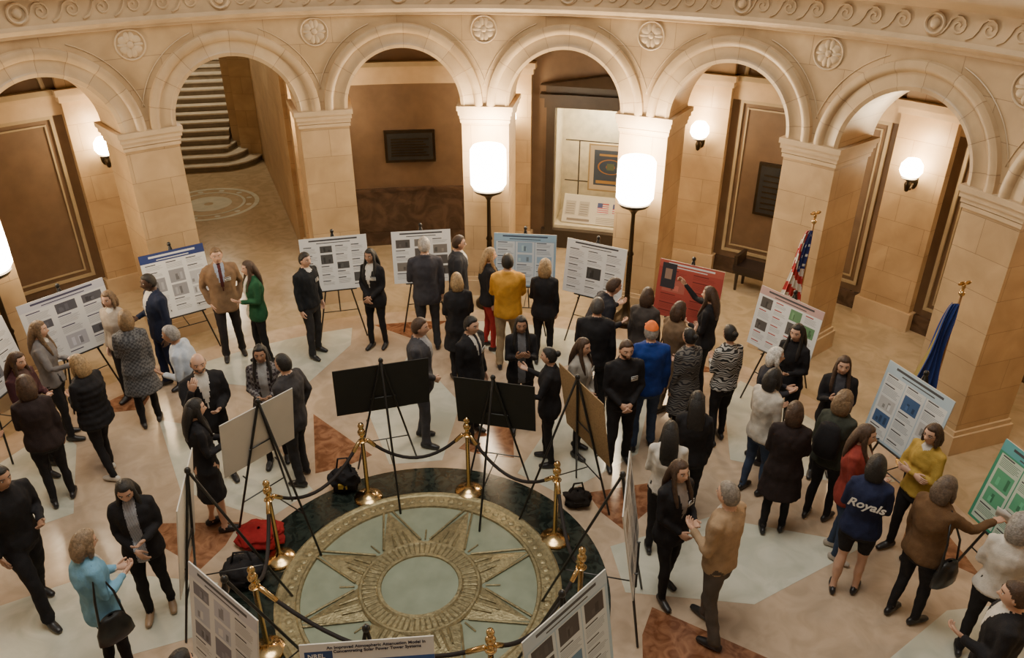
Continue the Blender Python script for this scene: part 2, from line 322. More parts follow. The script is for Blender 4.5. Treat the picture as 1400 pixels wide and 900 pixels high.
def finish_people():
    bpy.context.view_layer.update(); dg=bpy.context.evaluated_depsgraph_get(); tmp=[]
    for p in PE: tmp.append(bpy.data.meshes.new_from_object(p['o'].evaluated_get(dg)))
    for p,m2 in zip(PE,tmp):
        bpy.data.objects.remove(p['o']); g=p['g']; nv=len(m2.vertices)
        co=np.empty(nv*3,dtype=np.float32); m2.vertices.foreach_get('co',co); co=co.reshape(-1,3)
        no=np.empty(nv*3,dtype=np.float32); m2.vertices.foreach_get('normal',no); no=no.reshape(-1,3)
        F=[tuple(q.vertices) for q in m2.polygons]
        bvh=BVHTree.FromPolygons(g.V,g.F)
        dpx=np.zeros(nv,dtype=np.float32); off=p['x']*3
        for i in range(nv):
            c=co[i]
            if c[2]<1.48 and c[2]>.12: dpx[i]=noise.noise((c[0]*9+off,c[1]*9,c[2]*6))*.012+noise.noise((c[0]*22,c[1]*22+off,c[2]*13))*.007
        co=co+no*dpx[:,None]; co[:,2]=np.maximum(co[:,2],0)
        M_=[];cL,sL=cos(p['L']),sin(p['L'])
        for q in F:
            c=co[list(q)].mean(0); v=Vector(c.tolist()); _,_,fi,_=bvh.find_nearest(v); m=g.M[fi] if fi is not None else 0
            if m==20: m={'p':2,'b':10,'s':2 if v.z>.56 else 10}[p['legs']]
            if m==0:
                z=v.z-.95; yy=v.y+.12*sL; y0=yy*cL-z*sL; z0=.95+z*cL+yy*sL
                if y0>.03 and z0>p['zb']:
                    wd=p['wv']*(min(1,(z0-p['zb'])/(1.47-p['zb'])) if p['zb']>.6 else .8+.4*max(0,z0-1.2))
                    if abs(v.x)<wd and z0<1.52: m=9 if (p['tie'] and abs(v.x)<.022) else 1
            M_.append(m)
        d=p['d']; V=[tuple(c) for c in co.tolist()]+[tuple(v) for v in d.V]; FF=F+[tuple(i+nv for i in f) for f in d.F]; MM=M_+d.M
        me=bpy.data.meshes.new(p['name']); me.from_pydata(V,[],FF)
        tc,ic,bc,sk,shoe,hc,tie=p['mats']
        S=SKIN[sk]; hs={'L':(.42,.16,.13),'M':(.25,.09,.07),'D':(.09,.03,.028)}[sk]
        for m in (fab(tc),fab(ic),fab(bc),S,M('leather_shoe_%d'%int(shoe[0]*1000),shoe,.4),hairm(hc),M('white_card',(.72,.71,.68),.5,na=.03),BLK,M('lips_'+sk,hs,.45,na=.05),fab(tie),S): me.materials.append(m)
        me.polygons.foreach_set('material_index',MM); me.polygons.foreach_set('use_smooth',[True]*len(FF))
        me.update()
        o=bpy.data.objects.new(p['name'],me); bpy.context.collection.objects.link(o); o.location=(p['x'],p['y'],.004); o.rotation_euler[2]=-rad(p['face']); o.scale=(p['s'],)*3
        bpy.data.meshes.remove(m2)
        if p['txt']:
            c=bpy.data.curves.new('lettering','FONT'); c.body=p['txt']; c.size=.13; c.align_x='CENTER'; c.extrude=.001; c.offset=.003; c.shear=.3
            t=bpy.data.objects.new('back_lettering',c); bpy.context.collection.objects.link(t); c.materials.append(M('white_card',(.7,.7,.7))); t.parent=o
            t.location=(0,-.172,1.24); t.rotation_euler=(pi/2,0,0)
P=person
P('woman_in_maroon_jacket',-4.62,1.85,1.66,100,'f','open',(.05,.016,.02),(.1,.06,.05),K,'long',BR,'h','h',pitch=10)
P('woman_in_grey_sweater',-4.72,2.52,1.68,75,'f','sweater',(.2,.185,.18),W,K,'long',DB,'h','g')
P('woman_in_beige_top',-4.25,3.4,1.66,190,'f','sweater',(.4,.34,.28),W,K,'bob',DB)
P('woman_in_plaid_coat',-3.8,2.82,1.66,335,'f','coat','plaidg',K,K,'bob',(.2,.125,.06),'h','d')
P('man_in_navy_suit',-3.84,3.72,1.75,225,'m','suit',(.014,.02,.045),W,NV,'short',BK,'d','h','D')
P('man_in_light_blue_shirt',-2.94,2.38,1.72,265,'m','shirt',(.42,.47,.55),W,(.05,.05,.06),'short',GR,'h','d','M',lean=12)
P('woman_in_black_puffer_jacket',-3.86,1.78,1.64,290,'f','puffer',K,K,K,'curly',BL,'h','h',shoe=W,stride=.25)
P('woman_in_dark_jacket',-4.2,1.3,1.66,330,'f','jacket',(.03,.02,.02),K,K,'curly',BR,'h','d')
P('woman_in_black_top',-4.55,.75,1.68,20,'f','sweater',(.03,.018,.02),K,K,'long',BR,'h','d')
P('man_in_black_shirt',-3.6,-.28,1.78,115,'m','shirt',K,K,K,'short',BK,'h','d','M',stride=.45,lean=6)
P('woman_in_black_blazer',-2.47,-.3,1.66,160,'f','open',K,'stripe',K,'long',BK,'h','c',pitch=20,shoe=(.3,.2,.12))
P('woman_in_blue_cardigan',-2.53,-1.02,1.66,40,'f','open',(.18,.38,.54),W,K,'bob',(.22,.15,.09),'h','h',pitch=14,bag=1)
P('bald_man_in_black_suit',-2.48,1.62,1.78,150,'m','suit',K,W,K,'bald',(.1,.09,.08),'h','f',beard=1)
P('woman_in_black_dress',-2.28,.86,1.68,60,'f','dress',K,K,K,'long',BK,'h','h',legs='b')
P('woman_in_plaid_shirt',-1.93,2.02,1.66,170,'f','open','plaidr',(.3,.3,.3),K,'long',BK,'h','h','M')
P('man_in_charcoal_suit',-1.56,1.68,1.72,290,'m','suit',(.04,.037,.04),W,(.03,.03,.032),'short',BK,'d','p')
P('man_in_brown_blazer',-3.24,4.56,1.78,155,'m','suit',(.21,.13,.075),(.3,.35,.45),(.025,.02,.02),'short',DB,'p','p',tie=(.08,.02,.02),badge=1)
P('woman_in_green_jacket',-2.74,4.4,1.64,235,'f','open',(.02,.09,.04),W,K,'long',BR,'h','d')
P('young_man_in_black_sweater',-2.03,4.6,1.68,120,'m','sweater',(.014,.016,.02),W,(.03,.03,.032),'short',BK,'d','d',badge=1)
P('woman_in_black_pantsuit',-1.12,4.84,1.64,200,'f','suit',K,W,K,'long',BK,'c','c','M',badge=1)
P('man_in_grey_suit',-.33,4.74,1.84,350,'m','suit',(.045,.043,.052),W,(.04,.04,.045),'short',(.4,.36,.32),'h','d')
P('man_in_dark_jacket',.12,5.05,1.75,85,'m','jacket',(.04,.04,.045),W,K,'short',BR,'d','d',glasses=1)
P('woman_in_black_coat',.18,3.95,1.64,345,'f','coat',K,K,K,'bob',BL,'h','h')
P('woman_in_red_trousers',.58,4.80,1.66,80,'f','jacket',K,K,(.32,.03,.03),'long',BL,'h','d')
P('man_in_yellow_jacket',.86,4.28,1.78,0,'m','jacket',(.56,.28,.045),(.1,.1,.1),(.27,.2,.12),'short',BK,'H','H')
P('woman_in_black_coat',1.38,4.4,1.64,10,'f','jacket',K,K,K,'curly',BL,'h','d')
P('man_in_grey_blazer',-.18,2.42,1.78,95,'m','suit',(.06,.058,.066),(.3,.3,.32),(.06,.06,.07),'short',BR,'d','c')
P('man_in_black_suit_and_tie',.42,2.55,1.74,125,'m','suit',K,W,K,'short',BK,'d','d',tie=(.02,.02,.03),badge=1)
P('woman_in_black_blazer',1.03,2.75,1.64,175,'f','open',K,(.12,.12,.13),K,'long',BK,'H','H','M')
P('woman_in_black_outfit',1.36,2.0,1.62,280,'f','suit',K,K,K,'bun',BK,'g','g')
P('woman_in_white_blouse',1.72,2.2,1.64,125,'f','open',(.3,.28,.25),W,K,'long',BR,'c','c',badge=1)
P('bearded_man_in_black_shirt',2.2,1.98,1.74,170,'m','shirt',K,K,K,'short',BR,'c','c',beard=1,badge=1)
P('man_in_orange_cap',2.54,2.32,1.76,0,'m','jacket',(.010,.035,.19),K,J,'short',GR,'h','d',capc=(.75,.18,.05))
P('man_in_dark_suit',2.02,3.55,1.80,75,'m','suit',(.02,.02,.026),W,K,'short',BR,'g','h',lean=24)
P('man_in_black_coat',1.97,2.96,1.76,10,'m','jacket',K,K,K,'short',(.06,.055,.05),'h','d')
P('woman_in_dark_coat',2.66,3.45,1.66,25,'f','coat',(.06,.05,.045),K,K,'bob',BR,'d','d')
P('woman_in_brown_coat',2.98,3.02,1.68,60,'f','coat',(.17,.11,.065),K,(.2,.15,.1),'bob',BR,'h','H')
P('woman_in_black_top',3.5,3.5,1.66,300,'f','shirt',K,K,K,'long',BR,'h','P')
P('woman_with_patterned_scarf',3.02,2.4,1.64,330,'f','coat','scarf',K,K,'bun',BK,'d','h')
P('woman_in_chevron_sweater',3.5,2.44,1.66,340,'f','sweater','zig',K,K,'bun',BK,'h','d')
P('woman_in_black_jacket',2.82,1.04,1.64,10,'f','jacket',K,K,K,'long',BK,'d','d')
P('woman_in_white_top',2.46,.54,1.62,10,'f','sweater',W,W,K,'long',BK,'h','h')
P('woman_in_black_suit',2.42,-.08,1.66,150,'f','suit',K,(.25,.22,.2),K,'long',BR,'h','c',badge=1,stride=.2,pitch=0)
P('man_in_tan_sweater',2.76,-.56,1.78,315,'m','sweater',(.33,.225,.135),W,(.085,.07,.06),'short',(.2,.17,.14),'h','d',paper=1,stride=.25)
P('woman_in_white_coat',3.7,1.46,1.66,60,'f','jacket',(.5,.46,.4),K,J,'bob',BK,'h','d')
P('elderly_woman_with_white_hair',3.9,2.04,1.6,100,'f','jacket',(.035,.035,.045),W,K,'bob',(.6,.58,.54),'h','h')
P('woman_in_black_coat',3.75,.82,1.66,20,'f','coat',(.024,.016,.016),K,K,'bob',BR,'h','h')
P('woman_in_black_top',4.3,2.47,1.68,225,'f','shirt',K,K,K,'long',BK,'h','h')
P('woman_in_dark_blazer',4.6,1.8,1.64,200,'f','open',K,(.05,.05,.06),K,'long',BR,'h','H')
P('woman_in_dark_green_jacket',4.3,1.02,1.66,45,'f','jacket',(.04,.046,.036),K,K,'curly',(.17,.11,.06),'d','h',bag=2)
P('woman_in_red_jacket',4.3,.47,1.66,125,'f','open',(.25,.04,.03),W,J,'long',BR,'h','c',shoe=(.4,.35,.3))
P('person_in_varsity_jacket',4.22,-.04,1.66,30,'f','jacket',(.016,.022,.06),K,K,'bob',BK,'h','h',legs='s',txt='Royals')
P('woman_in_brown_jacket',4.66,-.38,1.7,65,'f','jacket',(.13,.072,.035),K,K,'bob',(.10,.07,.05),'d','o',paper=1,bag=1)
P('woman_in_yellow_cardigan',5.0,.5,1.64,245,'f','sweater',(.42,.28,.06),W,K,'bob',BR,'x','x',glasses=1)
P('woman_in_white_sweater',5.1,-.8,1.64,35,'f','sweater',(.6,.56,.5),W,K,'curly',GR,'h','d')
P('man_in_black_suit',4.6,-1.62,1.74,300,'m','suit',K,W,K,'short',BR,'h','d')
P('man_with_dark_hair',-1.3,-2.2,1.7,20,'m','sweater',K,K,K,'short',BK,'d','d')
finish_people()
# ================================================================ SET
def fbox(g,s0,s1,z0,z1,d0,d1,phc,m=0,base=R,ns=None):
    ns=ns or max(1,int(abs(s1-s0)/.15)); S=[s0+(s1-s0)*i/ns for i in range(ns+1)]
    mp=lambda s,d,z: pol(base+d,phc+s/base,z)
    per=[(s,d0,s) for s in S]+[(s1,d1,s1+d1-d0)]+[(s,d1,s+.3) for s in S[::-1]][1:]+[(s0,d0,s0-(d1-d0)-.0)]
    k0=phc*base
    g.grid([[mp(s,d,z) for s,d,u in per] for z in (z0,z1)],m,[[(k0+u+.2,z) for s,d,u in per] for z in (z0,z1)])
    for z in (z0,z1): g.grid([[mp(s,d,z) for s in S] for d in (d0,d1)],m,[[(k0+s,d) for s in S] for d in (d0,d1)])
HS=R*DA/2; PW=.37; ZS=3.24; RI=.865; ZT=4.64
wall=G(); arch=G(); mou=G(); rel=G()
for k in range(NB):
    pc=PH0+k*DA; bc=pc+DA/2
    fbox(wall,-PW,PW,0,3.04,0,.85,pc)
    fbox(mou,-PW-.05,PW+.05,0,.28,-.05,.9,pc); fbox(mou,-PW-.025,PW+.025,.28,.34,-.025,.875,pc)
    fbox(mou,-PW-.02,PW+.02,2.98,3.03,-.02,.87,pc)
    fbox(mou,-PW-.03,PW+.03,3.04,3.10,-.03,.88,pc); fbox(mou,-PW-.05,PW+.05,3.10,3.17,-.05,.90,pc); fbox(mou,-PW-.07,PW+.07,3.17,ZS,-.07,.92,pc)
    na=40; A=[pi*i/na for i in range(na+1)]+[math.atan2(ZT-ZS,HS),pi-math.atan2(ZT-ZS,HS)]; A.sort()
    def outer(a):
        c,s_=cos(a),sin(a); t=1e9
        if abs(c)>1e-6: t=min(t,HS/abs(c))
        if s_>1e-6: t=min(t,(ZT-ZS)/s_)
        return t
    mp=lambda s,z,d: pol(R+d,bc+s/R,z)
    for d in (0,.85):
        P_=[];U=[]
        for f in (0,.2,.4,.6,.8,1):
            row=[];ur=[]
            for a in A:
                q=RI+(outer(a)-RI)*f; row.append(mp(q*cos(a),ZS+q*sin(a),d)); ur.append((bc*R+q*cos(a),ZS+q*sin(a)))
            P_.append(row);U.append(ur)
        wall.grid(P_,0,U)
    arch.grid([[mp(RI*cos(a),ZS+RI*sin(a),d) for a in A] for d in (0,.3,.6,.85)],0,[[(d,a*1.06) for a in A] for d in (0,.3,.6,.85)])
    prof=[(RI,.0),(RI,-.035),(.915,-.05),(.935,-.03),(1.075,-.03),(1.095,-.06),(1.145,-.075),(1.185,-.06),(1.205,-.055),(1.215,0)]
    arch.grid([[mp(r*cos(a),ZS+r*sin(a),d) for a in A] for r,d in prof],0,[[(r,a*1.06+.18) for a in A] for r,d in prof])
    mq=lambda s,z,d,pc=pc: Vector(pol(R+d,pc+s/R,z))
    X=lambda v,mq=mq: mq(v.x,v.z+4.36,v.y)
    rel.tube([(.19*cos(t),-.006,.19*sin(t)) for t in [i*math.tau/28 for i in range(28)]],.012,6,closed=True,ref=(0,1,0),X=X)
    rel.ell((0,-.006,0),(.045,.02,.045),n=10,X=X)
    for j in range(10):
        t=j*math.tau/10; rel.ell((.10*cos(t),0,.10*sin(t)),(.05*abs(cos(t))+.024,.016,.05*abs(sin(t))+.024),n=8,X=X)
    for sg in (-1,1):
        rel.tube([(sg*(HS-(1.29)*cos(a)) ,-.004,ZS-4.36+1.29*sin(a)) for a in [rad(14+i*5) for i in range(12)]],.008,4,ref=(0,1,0),X=X)
wall.obj('wall_arcade',[LIME]); arch.obj('trim_archivolts',[VOUS],True); mou.obj('trim_pier_mouldings',[MOULD])
def ring(g,prof,m=0,n=136,a0=0,a1=math.tau):
    g.grid([[pol(r,a0+(a1-a0)*i/n,z) for i in range(n+1)] for r,z in prof],m,[[((a0+(a1-a0)*i/n)*R,z) for i in range(n+1)] for r,z in prof])
c=G(); ring(c,[(R,4.56),(6.67,4.57),(6.67,4.6),(6.62,4.62),(6.6,4.66),(6.66,4.68),(6.69,4.7),(6.69,5.0),(6.64,5.01),(6.6,5.06),(6.52,5.09),(6.48,5.12),(6.46,5.2),(6.52,5.24),(9.4,5.24)])
c.obj('trim_cornice',[MOULD],True)
for k in range(NB):
    bc=PH0+(k+.5)*DA
    X=lambda v,bc=bc: Vector(pol(R-.012+v.y,bc+v.x/R,v.z+4.85))
    rel.tube([(.11*cos(t),-.01,.11*sin(t)) for t in [i*math.tau/24 for i in range(24)]],.018,6,closed=True,ref=(0,1,0),X=X)
    rel.ell((0,-.01,0),(.06,.03,.06),n=10,X=X)
    for j in range(6):
        x0=-HS+.18+j*.36+(.25 if j>2 else -.05)
        pts=[(x0-.24,0,-.12),(x0-.17,0,-.085),(x0-.12,0,-.01)]
        for i in range(17):
            t=pi-i*rad(34); q=.105*(1-i/17)+.012; pts.append((x0+q*cos(t),0,q*sin(t)))
        rel.tube(pts,[(.02,.016)]*3+[(.02-.008*i/17,.014) for i in range(17)],5,ref=(0,1,0),X=X)
rel.obj('trim_carved_relief',[RELIEF],True)
ow=G(); tr=G(); HO=RO*DP/2
def tf(g,s0,s1,z0,z1,phc,w=.04,d=-.03,m=0):
    for a in ((s0,s1,z0,z0+w),(s0,s1,z1-w,z1),(s0,s0+w,z0,z1),(s1-w,s1,z0,z1)): fbox(g,a[0],a[1],a[2],a[3],d,0,phc,m,RO)
for k in range(16):
    pc=PHO+k*DP; bc=pc+DP/2; bd=round(math.degrees(bc))%360
    fbox(ow,-.42,.42,0,3.5,-.14,.3,pc,0,RO); fbox(tr,-.47,.47,0,.3,-.19,.0,pc,1,RO); fbox(tr,-.46,.46,3.3,3.4,-.2,0,pc,1,RO); fbox(tr,-.5,.5,3.4,3.5,-.25,0,pc,1,RO)
    fbox(ow,-.42,.42,3.5,4.6,-.1,.3,pc,0,RO)
    L=HO-.4
    if bd in (331,332):
        fbox(ow,-L,L,3.75,4.6,0,.3,bc,0,RO); continue
    if bd in (16,17):
        for a in ((-L,-.95,.0,4.6),(.95,L,0,4.6),(-.95,.95,0,.36),(-.95,.95,2.75,4.6)): fbox(ow,*a,0,.25,bc,1,RO)
        continue
    fbox(ow,-L,L,0,4.6,0,.25,bc,1,RO); fbox(tr,-L,L,0,.28,-.06,0,bc,2,RO)
    if bd!=354: tf(tr,-1.22,1.22,.4,3.1,bc,.05); tf(tr,-1.1,1.1,.52,2.98,bc,.025,-.02)
    else: fbox(tr,-L,L,.28,1.1,-.04,0,bc,2,RO); fbox(tr,-L,L,1.1,1.16,-.07,0,bc,2,RO)
    fbox(tr,-L,L,3.1,3.35,-.03,0,bc,1,RO)
    fbox(tr,-L,L,3.35,3.42,-.08,0,bc,1,RO); fbox(tr,-L,L,3.42,3.5,-.14,0,bc,0,RO)
    mpp=lambda v,bc=bc: Vector(pol(RO+v.y,bc+v.x/RO,v.z))
    tr.tube([(1.2*cos(t),-.02,3.5+.95*sin(t)) for t in [pi*i/20 for i in range(21)]],.035,6,0,ref=(0,1,0),X=mpp)
ow.obj('wall_outer',[LIME,BROWN]); tr.obj('trim_outer_wall',[TRIM,MOULD,BASEM])
cc=G(); ring(cc,[(R+.8,4.62),(RO+.3,4.62)]); ring(cc,[(R+.8,4.5),(R+.86,4.62)]); cc.obj('ceiling',[CEIL])
fl=G(); ring(fl,[(0,0),(3,0),(6.1,0)],0); ring(fl,[(6.1,0),(RO+.35,0)],1)
fl.prism([(-2.0,8.6),(-7.2,6.3),(-14,11),(-11,20),(-3,18)],-.06,-.004,1)
fl.obj('floor',[F_TAN,F_COR])
inl=G()
def pp(r,deg): return pol(r,rad(deg))[:2]
for k in range(8):
    pi_=15.25+45*k; po=pi_+22.5
    inl.prism([pp(2.05,po-9),pp(2.05,po+9),pp(3.3,po+11),pp(4.75,po),pp(3.3,po-11)],.0,.002,0)
    inl.prism([pp(3.5,pi_),pp(2.3,pi_+9.0),pp(2.22,pi_),pp(2.3,pi_-9.0)],.0,.002,1)
    arcp=[pp(5.7,pi_+a) for a in (-13,-9,-4,0,4,9,13)]
    inl.prism([pp(4.15,pi_)]+[pp(5.15,pi_+12)]+arcp[::-1]+[pp(5.15,pi_-12)],.0,.002,0)
    inl.prism([pp(5.15,po)]+[pp(5.7,po+a) for a in (6,3,0,-3,-6)],.0,.002,1)
inl.obj('floor_star_inlay',[F_CREAM,F_RED])
md=G()
md.lathe([(1.42,.001),(1.42,.004),(1.9,.004),(1.9,.001)],96,0)
md.lathe([(1.42,.001),(1.42,.03),(1.40,.038),(1.37,.03),(1.355,.022),(1.22,.022),(1.205,.034),(1.18,.034),(1.17,.012),(.0,.010)],96,1)
for k in range(72):
    t=k*math.tau/72; md.ell((1.287*cos(t),1.287*sin(t),.022),(.04,.04,.013),1,8)
md.lathe([(1.172,.014),(.3,.014)],96,2)
for k in range(8):
    a=rad(22.5+45*k-1); T_=Vector(pol(1.19,a,.02))
    def q(r,d,z): return Vector(pol(r,a+rad(d),z))
    c0=Vector((0,0,.03)); v1=q(.60,-22.5,.02); v2=q(.60,22.5,.02)
    md.add([c0,v1,T_,v2,q(.7,0,.045),q(.60,-22.5,.008),q(1.19,0,.008),q(.60,22.5,.008)],[(0,1,4),(1,2,4),(2,3,4),(3,0,4),(1,5,6,2),(2,6,7,3)],1)
    for sg in (-1,1): md.tube([q(.66,sg*18,.03),q(1.17,sg*2.5,.03)],.012,5,1)
    md.tube([q(.66,22.5,.024),q(.80,22.5,.022)],.009,5,1)
    for j in (-1,0,1): md.tube([q(.62,j*7,.04),q(.86-abs(j)*.06,j*4.5,.046)],[.02,.008],5,1)
md.lathe([(.62,.03),(.60,.05),(.58,.05),(.565,.038),(.44,.038),(.42,.055),(.39,.055),(.38,.03)],72,1)
for k in range(60):
    t=k*math.tau/60; md.tube([(.43*cos(t),.43*sin(t),.042),(.57*cos(t),.57*sin(t),.042)],[.005,.011],5,1)
md.lathe([(.385,.04),(0.001,.042)],48,2)
md.obj('floor_bronze_medallion',[F_GREEN,BRONZE,GLASSF],False)
h=G()
def wseg(a,b,z0,z1,m=0,t=.25):
    a=Vector((*a,0));b=Vector((*b,0)); L=(b-a).length; e=(b-a)/L; n=Vector((e.y,-e.x,0))*t
    V=[];UV=[]
    for z in (z0,z1):
        for p,u in ((a,0),(b,L),(b+n,L+t),(a+n,L*2+t)): V.append((p.x,p.y,z)); UV.append((u,z))
    h.add(V,[(0,1,5,4),(1,2,6,5),(2,3,7,6),(3,0,4,7),(0,1,2,3),(4,5,6,7)],m,UV)
wseg((-5.43,14.95),(-3.0,8.9),0,5,0); wseg((-6.15,15.0),(-5.43,15.0),0,5,0); wseg((-7.4,21),(-6.15,14.95),0,5,0)
wseg((-6.1,7.1),(-12.0,13.5),0,5,0); wseg((-12.5,13.3),(-12.5,21),0,5,0); wseg((-12.6,20.5),(-7.0,20.5),0,6,0)
h.obj('wall_stair_hall',[LIME])
hc=G(); hc.prism([(-3,8.9),(-6.6,6.8),(-13,13),(-13,21),(-4,21)],4.9,5.1,0); hc.obj('ceiling_stair_hall',[CEIL])
st=G(); a0=rad(-12); ax=Vector((sin(a0),cos(a0))); lx=Vector((-cos(a0),sin(a0))); O=Vector((-6.2,13.75))
for k in range(20):
    f0=.29*k
    if k<3:
        e=1.0-.3*k; poly=[O+ax*f0+lx*3.2]+[O+ax*f0+lx*.2]+[O+ax*(f0+1.15*(1-cos(t)))-lx*(e*sin(t)-.2) for t in [rad(12*i) for i in range(1,8)]]+[O+ax*1.6-lx*(e-.2)*.9,O+ax*6,O+ax*6+lx*3.2]
    else: poly=[O+ax*f0+lx*3.2,O+ax*f0,O+ax*6,O+ax*6+lx*3.2]
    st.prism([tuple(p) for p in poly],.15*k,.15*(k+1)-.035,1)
    poly2=[tuple(p) for p in ([O+ax*(f0-.03)+lx*3.2,O+ax*(f0-.03)]+([p-ax*.03 for p in poly[2:9]] if k<3 else [])+[O+ax*6,O+ax*6+lx*3.2])]
    st.prism(poly2,.15*(k+1)-.035,.15*(k+1),0)
st.obj('marble_staircase',[M('stair_tread_marble_painted_lit',(.52,.46,.36),.3),M('stair_riser_marble_painted_shade',(.2,.16,.11),.5)])  # lit look painted into the tread colour, shade into the riser colour
nw=G(); nw.lathe([(.0,0),(.16,0),(.16,.1),(.1,.16),(.06,.3),(.055,.9),(.09,1.0),(.07,1.1),(.12,1.25),(.1,1.45),(0,1.55)],20); nw.obj('bronze_newel_post',[DKB],True,loc=(-7.1,12.7,0))
rr=G()
for r0,r1,m in ((1.1,1.0,0),(.8,.74,0),(.5,.1,0)): rr.lathe([(r0,.0),(r0,.003),(r1,.003),(r1,0)],40,m)
for k in range(12):
    t=k*math.tau/12; rr.ell((.9*cos(t),.9*sin(t),.0),(.07,.07,.003),0,8)
rr.obj('floor_hall_roundel',[F_CREAM],loc=(-5.9,11.3,-.003))
# display case
dc=G(); bc=rad(16.75)
X=lambda v: Vector(pol(RO+v.y,bc+v.x/RO,v.z))
def flat(ph,r):
    t=(cos(ph),-sin(ph)); n=(sin(ph),cos(ph)); return Matrix(((t[0],n[0],0,n[0]*r),(t[1],n[1],0,n[1]*r),(0,0,1,0),(0,0,0,1)))
for a in ((-.95,.95,.36,.42),(-.95,.95,2.69,2.75),(-.95,-.9,.36,2.75),(.9,.95,.36,2.75)): fbox(dc,*a,0,.9,bc,2,RO)
fbox(dc,-1,1,.3,2.8,.9,.95,bc,1,RO)
for s0,s1 in ((-1.08,-.92),(.92,1.08)): fbox(dc,s0,s1,.0,2.85,-.14,.02,bc,0,RO)
fbox(dc,-1.12,1.12,2.72,2.9,-.16,.02,bc,0,RO); fbox(dc,-1.2,1.2,2.9,2.97,-.24,.02,bc,0,RO); fbox(dc,-1.1,1.1,2.97,3.12,-.12,.02,bc,0,RO); fbox(dc,-1.15,1.15,.0,.36,-.14,.02,bc,0,RO)
dc.add([X(Vector(p)) for p in ((-1.2,-.2,3.12),(1.2,-.2,3.12),(0,-.2,3.32),(-1.2,0,3.12),(1.2,0,3.12),(0,0,3.32))],[(0,1,2),(3,4,5),(0,2,5,3),(1,2,5,4)],0)
for z in (1.15,1.95): dc.tube([(-.8,.6,z),(.9,.6,z)],.012,6,0,X=X)
for s in (-.55,.85): dc.tube([(s,.6,.5),(s,.6,1.95)],.012,6,0,X=X)
dc.obj('display_case',[M('dark_walnut',(.04,.027,.018),.35),M('case_back_panel',(.74,.66,.48),.7),M('case_lining',(.62,.54,.38),.6)])
def rects(g,L,X,z=.0):
    for i,(u0,v0,u1,v1,c) in enumerate(L): g.add([(u0,-z-i*1e-5,v0),(u1,-z-i*1e-5,v0),(u1,-z-i*1e-5,v1),(u0,-z-i*1e-5,v1)],[(0,1,2,3)],0,None,c,X)
ff=G(); X=flat(bc,RO+.4)@Matrix.Translation((-.2,0,0))
ff.box((.27,0,1.5),(.86,.03,.92),0,X,(.42,.30,.14)); rects(ff,[(-.13,1.07,.67,1.93,(.62,.53,.38)),(-.05,1.16,.59,1.85,(.06,.085,.13))],X,.017)
for rr_,cl in ((.25,(.42,.2,.06)),(.22,(.05,.08,.13)),(.09,(.35,.14,.05))):
    ff.add([(.27+rr_*cos(t),-.0195-.002*(.25-rr_)*10,1.53+rr_*.6*sin(t)) for t in [i*math.tau/24 for i in range(24)]],[tuple(range(24))],0,None,cl,X)
rects(ff,[(.0,1.20,.54,1.26,(.45,.27,.08)),(.05,1.74,.49,1.78,(.45,.27,.08)),(.2,1.47,.34,1.6,(.12,.16,.1))],X,.026)
ff.obj('framed_historic_flag',[PRINT],recalc=False)
sh=G(); F0=flat(bc,RO+.12); X=lambda v: F0@Vector((v.x,(v.z-.45)*.55+v.y,v.z))
sh.box((0,0.02,.68),(1.6,.03,.48),0,X,(.72,.66,.53))
flagr=[(-.12,.64,.1,.82,(.5,.08,.07))]+[(-.12,.64+.034*i,.1,.657+.034*i,(.75,.72,.65)) for i in range(5)]+[(-.12,.74,-.02,.82,(.05,.07,.2)),(.18,.64,.42,.82,(.5,.08,.07))]+[(.18,.64+.034*i,.42,.657+.034*i,(.75,.72,.65)) for i in range(5)]+[(.18,.74,.29,.82,(.05,.07,.2))]
for i in range(2): flagr+=[(-.75+i*.27,.58,-.55+i*.27,.82,(.5,.45,.36))]+[(-.73+i*.27,.6+.04*j,-.57+i*.27,.61+.04*j,(.2,.17,.14)) for j in range(5)]
flagr+=[(-.12,.56-.03*j,.72,.57-.03*j,(.35,.3,.24)) for j in range(4)]+[(-.7,.48,-.25,.52,(.25,.2,.15))]
rects(sh,flagr,X,.004); sh.obj('slanted_exhibit_shelf',[PRINT],recalc=False)
for ph,s,z0,z1,w,nm in ((-6.3,0,1.66,2.26,.95,'bronze_plaque'),(37.75,-.18,1.2,2.12,.66,'bronze_plaque')):
    g=G(); p=rad(ph); fbox(g,s-w/2,s+w/2,z0,z1,-.07,-.0,p,0,RO); fbox(g,s-w/2+.05,s+w/2-.05,z0+.05,z1-.05,-.085,-.06,p,1,RO)
    for i in range(7): fbox(g,s-w/2+.12,s+w/2-.12-.05*(i%3),z0+.12+i*(z1-z0-.24)/7,z0+.15+i*(z1-z0-.24)/7,-.092,-.08,p,0,RO)
    g.obj(nm,[DKB,M('plaque_field',(.03,.03,.03),.4,.3)])
b=G()
b.box((0,0,.42),(.95,.42,.1),1); b.box((0,0,.34),(.9,.38,.06),0)
for i in(-1,1):
    for j in(-1,1): b.tube([(i*.4,j*.16,.32),(i*.4,j*.16,.0)],[.035,.025],8,0,cap=0)
    b.box((i*.44,0,.55),(.06,.4,.18),0)
b.obj('leather_bench',[M('bench_wood',(.03,.018,.01),.4),M('bench_leather',(.02,.012,.01),.4)],loc=(5.25,6.75,0),rz=-rad(38))
